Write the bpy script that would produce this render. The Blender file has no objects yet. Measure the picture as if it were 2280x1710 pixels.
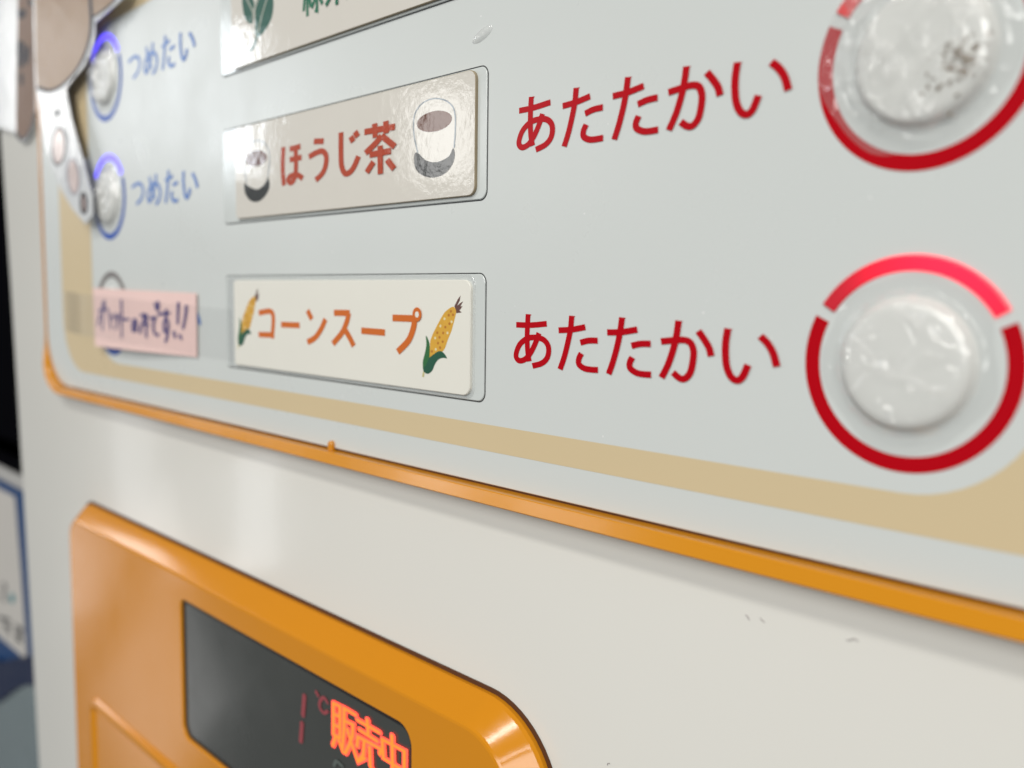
import bpy, bmesh, math, random
from mathutils import Vector, Matrix, noise

# ------------------------------------------------------------------ camera, world, lights, exposure
# plane coordinates used throughout: u = right, v = down, w = into the machine, all in centimetres
S = 0.01
def W3(u, v, w=0.0):
    return Vector((u * S, w * S, -v * S))

scene = bpy.context.scene
col = scene.collection
cam_d = bpy.data.cameras.new('camera')
cam = bpy.data.objects.new('camera', cam_d)
col.objects.link(cam)
cam_d.sensor_width = 36.0
cam_d.lens = 32.1685
cam_d.clip_start = 0.005
cam_d.clip_end = 60.0
def ax(a, b, c):
    return Vector((a, c, -b))
right = ax(0.6954198, -0.01315109, 0.71848336)
down = ax(0.07992848, 0.99504411, -0.05914949)
fwd = ax(-0.71414476, 0.09856101, 0.69302453)
m = Matrix.Identity(4)
for i in range(3):
    m[i][0] = right[i]; m[i][1] = -down[i]; m[i][2] = -fwd[i]
m.translation = W3(16.6276726, 0.26601573, -8.39278536)
cam.matrix_world = m
cam_d.dof.use_dof = True
cam_d.dof.focus_distance = 12.0 * S
cam_d.dof.aperture_fstop = 17.0
scene.camera = cam

world = bpy.data.worlds.new('World')
scene.world = world
world.use_nodes = True
bg = world.node_tree.nodes['Background']
bg.inputs[0].default_value = (0.95, 0.98, 1.0, 1)
bg.inputs[1].default_value = 0.13

def area(name, pos, target, sx, sy, power, color=(1, 1, 1)):
    d = bpy.data.lights.new(name, 'AREA')
    d.shape = 'RECTANGLE'; d.size = sx * S; d.size_y = sy * S
    d.energy = power; d.color = color
    o = bpy.data.objects.new(name, d); col.objects.link(o)
    p = W3(*pos); t = W3(*target)
    o.location = p
    o.rotation_euler = (t - p).to_track_quat('-Z', 'Y').to_euler()
    return o
area('ceiling_tube_near', (15, -118, -92), (4, 3, 0), 170, 5, 7.6, (1.0, 0.97, 0.92))
area('ceiling_tube_mid', (60, -140, -185), (4, 3, 0), 170, 8, 4.0, (1.0, 0.98, 0.95))
area('front_fill_light', (130, -95, -235), (4, 0, 0), 200, 110, 36.0, (1.0, 0.985, 0.95))  # added unseen fill for broad frontal light, kept out of the panel's reflections
area('ceiling_light_row', (-373, -84, -318), (0, 0, 0), 36, 46, 2.4, (1.0, 0.99, 0.97))
area('ceiling_light_row', (-425, -94, -212), (0, 0, 0), 30, 70, 7.5, (0.88, 0.94, 1.0))
area('ceiling_light_row', (-372, -95, -420), (0, 0, 0), 60, 30, 2.2, (1.0, 0.98, 0.95))
area('glare_strip_light', (-381, -81, -117), (0, 0, 0), 9, 60, 1.0, (1.0, 0.98, 0.95))  # added narrow lamp, sized to put a glare band on the tan cut-out
area('ceiling_tube_left', (-270, -112, -86), (0, 4, 0), 90, 26, 2.6, (1.0, 0.97, 0.95))
area('left_reflection_light', (-430, 118, -200), (0, 0, 0), 22, 60, 0.45, (0.95, 0.97, 1.0))  # added lamp for the bright reflected patch on the lower body
area('left_reflection_light', (-480, 20, -146), (0, 0, 0), 22, 300, 1.3, (0.96, 0.98, 1.0))  # added side lamp that brightens the left trim and body edge
def area_facing_panel(name, pos, sx, sy, spin, power, color):
    d = bpy.data.lights.new(name, 'AREA')
    d.shape = 'RECTANGLE'; d.size = sx * S; d.size_y = sy * S; d.energy = power; d.color = color
    o = bpy.data.objects.new(name, d); col.objects.link(o)
    o.location = W3(*pos)
    o.matrix_world = Matrix.Translation(W3(*pos)) @ Matrix.Rotation(math.radians(spin), 4, 'Y') @ Matrix.Rotation(math.radians(90), 4, 'X')
    return o
area_facing_panel('streak_pair_light', (-366, 176, -150), 70, 120, 43, 1.5, (1.0, 0.98, 0.96))  # added lamp, mirrored in the orange front of the coin unit
area_facing_panel('streak_pair_light', (-462, 150, -150), 48, 120, 43, 1.0, (1.0, 0.98, 0.96))  # second added lamp; the gap between the pair reflects as a dark streak

vs = scene.view_settings
vs.view_transform = 'Standard'; vs.look = 'None'; vs.exposure = 0.44; vs.gamma = 1.0
vs.use_curve_mapping = False

# ------------------------------------------------------------------ materials
def nodes_of(name):
    mt = bpy.data.materials.new(name); mt.use_nodes = True
    nt = mt.node_tree
    return mt, nt, nt.nodes['Principled BSDF']

def mat(name, color, rough=0.4, spec=0.5, coat=0.0, coat_rough=0.1, bump=0.0, bscale=400.0, var=0.04, vscale=60.0,
        metallic=0.0, emit=None, estr=0.0, rvar=0.08, sss=0.0, detail=3.0):
    mt, nt, b = nodes_of(name)
    b.inputs['Roughness'].default_value = rough
    b.inputs['Metallic'].default_value = metallic
    b.inputs['Specular IOR Level'].default_value = spec
    b.inputs['Coat Weight'].default_value = coat
    b.inputs['Coat Roughness'].default_value = coat_rough
    geo = nt.nodes.new('ShaderNodeNewGeometry')
    if var > 0:
        n = nt.nodes.new('ShaderNodeTexNoise'); n.inputs['Scale'].default_value = vscale; n.inputs['Detail'].default_value = 5
        nt.links.new(geo.outputs['Position'], n.inputs['Vector'])
        r = nt.nodes.new('ShaderNodeMix'); r.data_type = 'RGBA'
        r.inputs['A'].default_value = tuple(c * (1 - var) for c in color) + (1,)
        r.inputs['B'].default_value = tuple(min(1, c * (1 + var)) for c in color) + (1,)
        nt.links.new(n.outputs['Fac'], r.inputs['Factor'])
        nt.links.new(r.outputs['Result'], b.inputs['Base Color'])
        mr = nt.nodes.new('ShaderNodeMapRange')
        mr.inputs['To Min'].default_value = max(0.0, rough - rvar); mr.inputs['To Max'].default_value = rough + rvar
        n2 = nt.nodes.new('ShaderNodeTexNoise'); n2.inputs['Scale'].default_value = vscale * 2.3; n2.inputs['Detail'].default_value = 8
        nt.links.new(geo.outputs['Position'], n2.inputs['Vector'])
        nt.links.new(n2.outputs['Fac'], mr.inputs['Value']); nt.links.new(mr.outputs['Result'], b.inputs['Roughness'])
    else:
        b.inputs['Base Color'].default_value = tuple(color) + (1,)
    if bump > 0:
        n3 = nt.nodes.new('ShaderNodeTexNoise'); n3.inputs['Scale'].default_value = bscale; n3.inputs['Detail'].default_value = detail
        nt.links.new(geo.outputs['Position'], n3.inputs['Vector'])
        bp = nt.nodes.new('ShaderNodeBump'); bp.inputs['Strength'].default_value = bump; bp.inputs['Distance'].default_value = 0.0004
        nt.links.new(n3.outputs['Fac'], bp.inputs['Height'])
        nt.links.new(bp.outputs['Normal'], b.inputs['Normal']); nt.links.new(bp.outputs['Normal'], b.inputs['Coat Normal'])
    if emit:
        b.inputs['Emission Color'].default_value = tuple(emit) + (1,)
        b.inputs['Emission Strength'].default_value = estr
    if sss:
        b.inputs['Subsurface Weight'].default_value = sss
        b.inputs['Subsurface Radius'].default_value = (1, 1, 1)
        b.inputs['Subsurface Scale'].default_value = 0.001
    return mt

def film(name, opacity, color=(0.9, 0.92, 0.93), rough=0.12, bump=0.0, bscale=500.0, fmin=0.05):
    """clear plastic sheet: mostly transparent, a milky scatter and a glossy face"""
    mt, nt, b = nodes_of(name)
    b.inputs['Base Color'].default_value = tuple(color) + (1,)
    b.inputs['Roughness'].default_value = rough
    b.inputs['Specular IOR Level'].default_value = 0.6
    out = nt.nodes['Material Output']
    tr = nt.nodes.new('ShaderNodeBsdfTransparent')
    gl = nt.nodes.new('ShaderNodeBsdfGlossy'); gl.inputs['Roughness'].default_value = rough
    lw = nt.nodes.new('ShaderNodeLayerWeight'); lw.inputs['Blend'].default_value = 0.5
    pw = nt.nodes.new('ShaderNodeMath'); pw.operation = 'POWER'; pw.inputs[1].default_value = 5.0
    nt.links.new(lw.outputs['Facing'], pw.inputs[0])
    fr = nt.nodes.new('ShaderNodeMapRange'); fr.inputs['To Min'].default_value = fmin; fr.inputs['To Max'].default_value = 0.9
    nt.links.new(pw.outputs[0], fr.inputs['Value'])
    mx = nt.nodes.new('ShaderNodeMixShader'); mx.inputs[0].default_value = opacity
    nt.links.new(tr.outputs[0], mx.inputs[1]); nt.links.new(b.outputs[0], mx.inputs[2])
    mx2 = nt.nodes.new('ShaderNodeMixShader')
    nt.links.new(fr.outputs['Result'], mx2.inputs[0]); nt.links.new(mx.outputs[0], mx2.inputs[1]); nt.links.new(gl.outputs[0], mx2.inputs[2])
    nt.links.new(mx2.outputs[0], out.inputs['Surface'])
    if bump > 0:
        geo = nt.nodes.new('ShaderNodeNewGeometry')
        n3 = nt.nodes.new('ShaderNodeTexNoise'); n3.inputs['Scale'].default_value = bscale; n3.inputs['Detail'].default_value = 4
        n3.inputs['Distortion'].default_value = 1.5
        nt.links.new(geo.outputs['Position'], n3.inputs['Vector'])
        bp = nt.nodes.new('ShaderNodeBump'); bp.inputs['Strength'].default_value = bump; bp.inputs['Distance'].default_value = 0.0006
        nt.links.new(n3.outputs['Fac'], bp.inputs['Height'])
        for s in (b.inputs['Normal'], gl.inputs['Normal'], lw.inputs['Normal']):
            nt.links.new(bp.outputs['Normal'], s)
    return mt

def panel_material():
    mt = mat('panel_white', (0.615, 0.645, 0.63), rough=0.30, spec=0.45, bump=0.02, bscale=900, var=0.015, vscale=25, rvar=0.12, sss=0.0)
    nt = mt.node_tree; b = nt.nodes['Principled BSDF']
    # fine bright dust specks caught on the acrylic
    geo = nt.nodes.new('ShaderNodeNewGeometry')
    vo = nt.nodes.new('ShaderNodeTexVoronoi'); vo.inputs['Scale'].default_value = 520
    nt.links.new(geo.outputs['Position'], vo.inputs['Vector'])
    lt = nt.nodes.new('ShaderNodeMath'); lt.operation = 'LESS_THAN'; lt.inputs[1].default_value = 0.07
    nt.links.new(vo.outputs['Distance'], lt.inputs[0])
    n = nt.nodes.new('ShaderNodeTexNoise'); n.inputs['Scale'].default_value = 90; n.inputs['Detail'].default_value = 4
    nt.links.new(geo.outputs['Position'], n.inputs['Vector'])
    gt = nt.nodes.new('ShaderNodeMath'); gt.operation = 'GREATER_THAN'; gt.inputs[1].default_value = 0.60
    nt.links.new(n.outputs['Fac'], gt.inputs[0])
    mu = nt.nodes.new('ShaderNodeMath'); mu.operation = 'MULTIPLY'
    nt.links.new(lt.outputs[0], mu.inputs[0]); nt.links.new(gt.outputs[0], mu.inputs[1])
    mx = nt.nodes.new('ShaderNodeMix'); mx.data_type = 'RGBA'
    src = b.inputs['Base Color'].links[0].from_socket
    nt.links.new(mu.outputs[0], mx.inputs['Factor']); nt.links.new(src, mx.inputs['A'])
    mx.inputs['B'].default_value = (0.76, 0.77, 0.76, 1)
    nt.links.new(mx.outputs['Result'], b.inputs['Base Color'])
    return mt

M = {}
M['panel'] = panel_material()
M['tan'] = mat('tan_print', (0.63, 0.51, 0.315), rough=0.30, spec=0.4, var=0.02, vscale=30)
M['body'] = mat('machine_white', (0.745, 0.735, 0.685), rough=0.13, spec=0.5, coat=0.25, coat_rough=0.05, bump=0.012, bscale=160, var=0.018, vscale=18, rvar=0.05)
M['orange'] = mat('orange_plastic', (0.63, 0.24, 0.007), rough=0.12, spec=0.5, coat=0.0, coat_rough=0.08, bump=0.02, bscale=700, var=0.02, vscale=40, rvar=0.04)
M['trim'] = mat('orange_trim', (0.63, 0.25, 0.008), rough=0.18, spec=0.5, coat=0.15, coat_rough=0.08, bump=0.02, bscale=300, var=0.03, vscale=30)
M['seam_shade'] = mat('brown_seam_shade', (0.09, 0.03, 0.008), rough=0.6, var=0.1)  # dark brown that paints shade into the seams of trim and coin unit
M['red'] = mat('red_print', (0.44, 0.0, 0.006), rough=0.30, spec=0.2, var=0.03, vscale=40)
M['redlit'] = mat('red_lamp', (0.50, 0.018, 0.03), rough=0.3, emit=(1.0, 0.010, 0.045), estr=0.30, var=0.03)
def led(mt, cu, cv, hot, base):
    nt = mt.node_tree; b = nt.nodes['Principled BSDF']
    geo = nt.nodes.new('ShaderNodeNewGeometry')
    d = nt.nodes.new('ShaderNodeVectorMath'); d.operation = 'DISTANCE'; d.inputs[1].default_value = W3(cu, cv, 0)
    nt.links.new(geo.outputs['Position'], d.inputs[0])
    mr = nt.nodes.new('ShaderNodeMapRange'); mr.interpolation_type = 'SMOOTHERSTEP'
    mr.inputs['From Min'].default_value = 0.0; mr.inputs['From Max'].default_value = 1.3 * S
    mr.inputs['To Min'].default_value = hot; mr.inputs['To Max'].default_value = base
    nt.links.new(d.outputs['Value'], mr.inputs['Value'])
    nt.links.new(mr.outputs['Result'], b.inputs['Emission Strength'])
led(M['redlit'], 13.153 + 0.36, 0.865 - 0.86, 1.1, 0.06)
M['redpale'] = mat('red_lamp_unlit', (0.62, 0.09, 0.09), rough=0.3, emit=(1.0, 0.05, 0.05), estr=0.05, var=0.03)
M['blue'] = mat('blue_print', (0.025, 0.09, 0.40), rough=0.30, spec=0.2, var=0.04, vscale=40)
M['bluetext'] = mat('blue_lettering', (0.09, 0.20, 0.52), rough=0.30, spec=0.2, var=0.04, vscale=40)
M['bluelit'] = mat('blue_lamp', (0.10, 0.09, 0.7), rough=0.3, emit=(0.13, 0.09, 1.0), estr=1.1, var=0.03)
M['greyarc'] = mat('grey_lamp_off', (0.20, 0.185, 0.18), rough=0.3, var=0.03)
M['dome'] = mat('button_white', (0.71, 0.72, 0.69), rough=0.30, bump=0.03, bscale=350, var=0.04, vscale=120)
M['line'] = mat('window_outline', (0.012, 0.012, 0.013), rough=0.4, var=0.0)
M['plate'] = mat('window_plate', (0.60, 0.635, 0.62), rough=0.18, spec=0.5, bump=0.02, bscale=500, var=0.015)
lam = dict(rough=0.42, spec=0.15, coat=0.8, coat_rough=0.05, bump=0.065, bscale=700, detail=6.0)
M['card_cream'] = mat('card_cream', (0.78, 0.765, 0.69), rough=0.45, coat=0.5, coat_rough=0.2, bump=0.06, bscale=260, var=0.02, vscale=80)
M['card_grey'] = mat('card_warm_grey', (0.66, 0.63, 0.57), var=0.02, vscale=80, **lam)
M['core'] = mat('card_edge', (0.32, 0.26, 0.17), rough=0.6, var=0.15, vscale=300)
M['orangeprint'] = mat('orange_print', (0.60, 0.13, 0.006), rough=0.45, coat=0.15, coat_rough=0.2, var=0.04)
M['rust'] = mat('rust_print', (0.42, 0.05, 0.012), var=0.05, vscale=90, **lam)
M['teabrown'] = mat('tea_print', (0.11, 0.034, 0.014), var=0.25, vscale=260, **lam)
M['cupwhite'] = mat('cup_white_print', (0.69, 0.665, 0.61), var=0.02, **lam)
M['saucer'] = mat('saucer_print', (0.025, 0.027, 0.026), var=0.3, vscale=250, **lam)
M['cupline'] = mat('cup_outline_print', (0.24, 0.29, 0.33), var=0.05, **lam)
M['leafgreen'] = mat('leaf_print', (0.015, 0.10, 0.07), var=0.12, vscale=150, **lam)
M['greentext'] = mat('green_lettering', (0.012, 0.15, 0.08), var=0.06, **lam)
M['vein'] = mat('leaf_vein_print', (0.34, 0.38, 0.32), var=0.05, **lam)
pr = dict(rough=0.45, coat=0.4, coat_rough=0.2)
M['cob'] = mat('corn_yellow_print', (0.66, 0.36, 0.035), var=0.12, vscale=700, **pr)
M['kernel_dark'] = mat('kernel_brown_print', (0.46, 0.17, 0.015), var=0.05, **pr)
M['kernel_light'] = mat('kernel_pale_print', (0.76, 0.66, 0.38), var=0.03, **pr)
M['husk1'] = mat('husk_green_print', (0.02, 0.13, 0.035), var=0.15, vscale=300, **pr)
M['husk2'] = mat('husk_dark_green_print', (0.008, 0.085, 0.045), var=0.2, vscale=300, **pr)
M['silk'] = mat('corn_silk_print', (0.12, 0.05, 0.04), var=0.1, **pr)
M['stem'] = mat('corn_stem_print', (0.52, 0.47, 0.20), var=0.05, **pr)
M['pink'] = mat('pink_paper', (0.83, 0.60, 0.56), rough=0.6, var=0.04, vscale=70, bump=0.08, bscale=500)
M['ink'] = mat('navy_ink', (0.05, 0.035, 0.19), rough=0.5, var=0.2, vscale=200)
M['tape'] = film('clear_tape', 0.015, rough=0.16, bump=0.05, bscale=120)
M['laminate'] = film('clear_laminate', 0.10, rough=0.08, bump=0.10, bscale=200)
M['wrap'] = film('wrinkled_film', 0.10, color=(0.93, 0.93, 0.91), rough=0.05, bump=0.18, bscale=200, fmin=0.07)
M['wrap2'] = film('clear_crinkled_film', 0.03, color=(0.93, 0.93, 0.91), rough=0.045, bump=0.12, bscale=150, fmin=0.07)
M['wrapthin'] = film('smooth_film', 0.10, color=(0.85, 0.86, 0.86), rough=0.10, bump=0.10, bscale=260)
M['screen'] = mat('dark_display', (0.050, 0.054, 0.050), rough=0.14, spec=0.4, coat=0.2, coat_rough=0.06, var=0.08, vscale=60)
M['bezel'] = mat('black_bezel', (0.012, 0.010, 0.010), rough=0.4, var=0.1)
M['neon'] = mat('display_red_orange', (0.8, 0.12, 0.03), rough=0.4, emit=(1.0, 0.17, 0.008), estr=1.0, var=0.0)
M['neonrim'] = mat('display_pink_red', (0.8, 0.1, 0.06), rough=0.4, emit=(1.0, 0.075, 0.055), estr=0.85, var=0.0)
M['dimred'] = mat('display_dim_red', (0.14, 0.03, 0.035), rough=0.4, emit=(0.6, 0.09, 0.11), estr=0.16, var=0.0)
M['ghost'] = mat('display_unlit_segment', (0.10, 0.12, 0.11), rough=0.4, var=0.0)
M['kraft'] = mat('tan_cutout_print', (0.33, 0.22, 0.135), rough=0.42, spec=0.2, coat=0.35, coat_rough=0.07, bump=0.30, bscale=420, detail=6.0, var=0.08, vscale=90)
M['brown'] = mat('brown_cutout_print', (0.19, 0.115, 0.075), rough=0.45, spec=0.2, coat=0.0, var=0.1, vscale=60)
M['outline'] = mat('dark_grey_outline_print', (0.035, 0.033, 0.04), rough=0.4, spec=0.2, coat=0.0, var=0.1)
M['mark'] = mat('dark_mark_print', (0.03, 0.027, 0.033), rough=0.45, spec=0.15, coat=0.0, var=0.3, vscale=200)
M['cutwhite'] = mat('white_cutout_sheet', (0.62, 0.64, 0.65), rough=0.4, coat=1.0, coat_rough=0.08, bump=0.3, bscale=220, detail=6.0, var=0.03)
M['ovalpink'] = mat('pale_pink_print', (0.60, 0.46, 0.42), rough=0.4, coat=1.0, coat_rough=0.1, bump=0.3, bscale=260, var=0.08, vscale=200)
M['ovalline'] = mat('lavender_grey_print', (0.25, 0.25, 0.30), rough=0.4, coat=0.5, var=0.1)
M['gel'] = film('clear_gel', 0.35, color=(0.92, 0.93, 0.92), rough=0.06)
M['dirt'] = mat('brown_dirt', (0.24, 0.20, 0.155), rough=0.8, var=0.3, vscale=600)
M['fibre'] = mat('grey_lint', (0.30, 0.27, 0.27), rough=0.8, var=0.1)
M['n_grey'] = mat('neighbour_grey', (0.42, 0.41, 0.39), rough=0.4, var=0.03)
M['n_black'] = mat('neighbour_black_glass', (0.003, 0.003, 0.004), rough=0.4, spec=0.0, var=0.1)
M['n_rail'] = mat('neighbour_blue_grey_rail', (0.06, 0.065, 0.09), rough=0.3, spec=0.08, var=0.1)
M['n_blue'] = mat('notice_blue', (0.001, 0.040, 0.14), rough=0.35, spec=0.08, var=0.1)
M['n_paper'] = mat('notice_paper', (0.50, 0.48, 0.45), rough=0.6, spec=0.08, var=0.03)
M['n_ink'] = mat('notice_ink', (0.06, 0.06, 0.065), rough=0.6, spec=0.08, var=0.1)
M['n_teal'] = mat('notice_teal', (0.04, 0.20, 0.23), rough=0.6, spec=0.08, var=0.1)
M['n_navy'] = mat('navy_plastic', (0.004, 0.012, 0.045), rough=0.4, spec=0.08, var=0.1)
M['n_tray'] = mat('teal_grey_plastic', (0.13, 0.18, 0.19), rough=0.18, coat=0.5, bump=0.5, bscale=60, var=0.08)

# ------------------------------------------------------------------ helpers
def link(name, me, material, parent=None, smooth=False):
    me.materials.append(material)
    if smooth:
        for p in me.polygons: p.use_smooth = True
    o = bpy.data.objects.new(name, me); col.objects.link(o)
    if parent is not None:
        o.parent = parent
        if parent.type == 'EMPTY':
            o.location = -parent.location
    return o

def mesh_from(verts, faces):
    me = bpy.data.meshes.new('mesh')
    me.from_pydata([W3(*p) for p in verts], [], faces)
    me.update()
    bm = bmesh.new(); bm.from_mesh(me)
    bmesh.ops.recalc_face_normals(bm, faces=bm.faces)
    bm.to_mesh(me); bm.free()
    return me

def face_camera(me):
    """flat print: make every face look out of the machine (towards -w)"""
    bm = bmesh.new(); bm.from_mesh(me)
    bm.normal_update()
    for f in bm.faces:
        if f.normal.y > 0: f.normal_flip()
    bm.to_mesh(me); bm.free()
    return me

def smooth_open(pts, n=6):
    if len(pts) < 3: return [tuple(p) for p in pts]
    P = [Vector(p).to_2d() for p in pts]
    out = []
    for i in range(len(P) - 1):
        p0 = P[i - 1] if i > 0 else 2 * P[0] - P[1]
        p1, p2 = P[i], P[i + 1]
        p3 = P[i + 2] if i + 2 < len(P) else 2 * P[-1] - P[-2]
        for k in range(n):
            t = k / n
            out.append(0.5 * ((2 * p1) + (p2 - p0) * t + (2 * p0 - 5 * p1 + 4 * p2 - p3) * t * t + (3 * p1 - p0 - 3 * p2 + p3) * t ** 3))
    out.append(P[-1])
    return [tuple(q) for q in out]

def smooth_closed(pts, n=4):
    P = [Vector(p).to_2d() for p in pts]; L = len(P); out = []
    for i in range(L):
        p0, p1, p2, p3 = P[i - 1], P[i], P[(i + 1) % L], P[(i + 2) % L]
        for k in range(n):
            t = k / n
            out.append(0.5 * ((2 * p1) + (p2 - p0) * t + (2 * p0 - 5 * p1 + 4 * p2 - p3) * t * t + (3 * p1 - p0 - 3 * p2 + p3) * t ** 3))
    return [tuple(q) for q in out]

def stroke_geo(strokes, wu, wv, w0, smooth=True, taper=None, round_cap=False, step=0.0006, lift=0.0006):
    """brush strokes as flat ribbons, pen size wu x wv, each ribbon a hair above the last"""
    V, F = [], []
    for si, s in enumerate(strokes):
        pts = smooth_open(s) if smooth else [tuple(p) for p in s]
        q = [Vector((p[0] / wu, p[1] / wv)) for p in pts]
        if round_cap:
            pass
        n = len(q); base = len(V)
        for i in range(n):
            if i == 0: d0 = d1 = (q[1] - q[0]).normalized()
            elif i == n - 1: d0 = d1 = (q[-1] - q[-2]).normalized()
            else: d0 = (q[i] - q[i - 1]).normalized(); d1 = (q[i + 1] - q[i]).normalized()
            t = (d0 + d1)
            t = t.normalized() if t.length > 1e-6 else d1
            nn = Vector((-t.y, t.x)); c = max(0.5, nn.dot(Vector((-d1.y, d1.x))))
            k = 0.5 / c
            if taper: k *= taper(i / (n - 1))
            w = w0 - si * step - lift * (i / max(1, n - 1))
            for sg in (1, -1):
                a = q[i] + nn * (k * sg)
                V.append((a.x * wu, a.y * wv, w))
        for i in range(n - 1):
            a = base + 2 * i
            F.append((a, a + 1, a + 3, a + 2))
        if round_cap:
            for end, dirn in ((0, -1), (n - 1, 1)):
                d = (q[1] - q[0]) if end == 0 else (q[-1] - q[-2])
                d = d.normalized() * dirn; nn = Vector((-d.y, d.x))
                c0 = len(V); w = w0 - si * step - lift * (end / max(1, n - 1)) - 0.0001
                rr = 0.5 * (taper(0 if end == 0 else 1) if taper else 1)
                for k in range(9):
                    a = math.pi * k / 8
                    p = q[end] + nn * (math.cos(a) * rr) + d * (math.sin(a) * rr)
                    V.append((p.x * wu, p.y * wv, w))
                F.append(tuple(range(c0, c0 + 9)))
    return V, F

def strokes_obj(name, strokes, wu, wv, w0, material, parent, **kw):
    V, F = stroke_geo(strokes, wu, wv, w0, **kw)
    return link(name, face_camera(mesh_from(V, F)), material, parent)

def sheet(pts, w):
    return face_camera(mesh_from([(p[0], p[1], w) for p in pts], [tuple(range(len(pts)))]))

def plate_geo(pts, w_back, w_front, bevel=0.0):
    """solid slab with outline pts, optional small chamfer on the front edge"""
    loops = [(pts, w_back)]
    if bevel > 0:
        c = Vector((sum(p[0] for p in pts) / len(pts), sum(p[1] for p in pts) / len(pts)))
        loops.append((pts, w_front + bevel))
        loops.append((inset(pts, bevel), w_front))
    else:
        loops.append((pts, w_front))
    V, F = [], []
    n = len(pts)
    for lp, w in loops:
        V += [(p[0], p[1], w) for p in lp]
    for k in range(len(loops) - 1):
        for i in range(n):
            j = (i + 1) % n
            F.append((k * n + i, k * n + j, (k + 1) * n + j, (k + 1) * n + i))
    F.append(tuple(range(n)))
    F.append(tuple(range((len(loops) - 1) * n, len(loops) * n)))
    return V, F

def inset(pts, d):
    n = len(pts)
    area2 = sum(pts[i][0] * pts[(i + 1) % n][1] - pts[(i + 1) % n][0] * pts[i][1] for i in range(n))
    sg = 1 if area2 > 0 else -1
    out = []
    for i in range(n):
        a, b, c = Vector(pts[i - 1]).to_2d(), Vector(pts[i]).to_2d(), Vector(pts[(i + 1) % n]).to_2d()
        d0 = (b - a); d1 = (c - b)
        if d0.length < 1e-9: d0 = d1
        if d1.length < 1e-9: d1 = d0
        d0 = d0.normalized(); d1 = d1.normalized()
        n0 = Vector((-d0.y, d0.x)) * sg; n1 = Vector((-d1.y, d1.x)) * sg
        t = (n0 + n1)
        t = t.normalized() if t.length > 1e-6 else n0
        k = d / max(0.35, t.dot(n0))
        out.append(tuple(b + t * k))
    return out

def rrect(u0, v0, u1, v1, r, n=10):
    out = []
    rs = r if isinstance(r, (tuple, list)) else (r, r, r, r)      # top-left, top-right, bottom-right, bottom-left
    for (cx, cy, a0, rr) in ((u0 + rs[0], v0 + rs[0], 180, rs[0]), (u1 - rs[1], v0 + rs[1], 270, rs[1]),
                             (u1 - rs[2], v1 - rs[2], 0, rs[2]), (u0 + rs[3], v1 - rs[3], 90, rs[3])):
        for k in range(n + 1):
            a = math.radians(a0 + 90 * k / n)
            out.append((cx + rr * math.cos(a), cy + rr * math.sin(a)))
    return out

def loft(loops, close_first=False, close_last=False):
    n = len(loops[0][0]); V, F = [], []
    for lp, w in loops: V += [(p[0], p[1], w) for p in lp]
    for k in range(len(loops) - 1):
        for i in range(n):
            j = (i + 1) % n
            F.append((k * n + i, k * n + j, (k + 1) * n + j, (k + 1) * n + i))
    if close_first: F.append(tuple(range(n)))
    if close_last: F.append(tuple(range((len(loops) - 1) * n, len(loops) * n)))
    return V, F

def arc_band(cx, cy, r0, r1, a0, a1, w, n=48):
    V, F = [], []
    for k in range(n + 1):
        a = math.radians(a0 + (a1 - a0) * k / n)
        for r in (r0, r1): V.append((cx + r * math.cos(a), cy - r * math.sin(a), w))
    for k in range(n): F.append((2 * k, 2 * k + 1, 2 * k + 3, 2 * k + 2))
    return V, F

def ellipse(cx, cy, rx, ry, n=20):
    return [(cx + rx * math.cos(2 * math.pi * k / n), cy + ry * math.sin(2 * math.pi * k / n)) for k in range(n)]

def thing(name, label, cat, base, group=None):
    o = bpy.data.objects.new(name, None); col.objects.link(o)
    o.empty_display_size = 0.01
    o.location = W3(*base)
    o['label'] = label; o['category'] = cat
    if group: o['group'] = group
    return o

def tag(o, label, cat, group=None):
    o['label'] = label; o['category'] = cat
    if group: o['group'] = group
    return o

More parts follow.
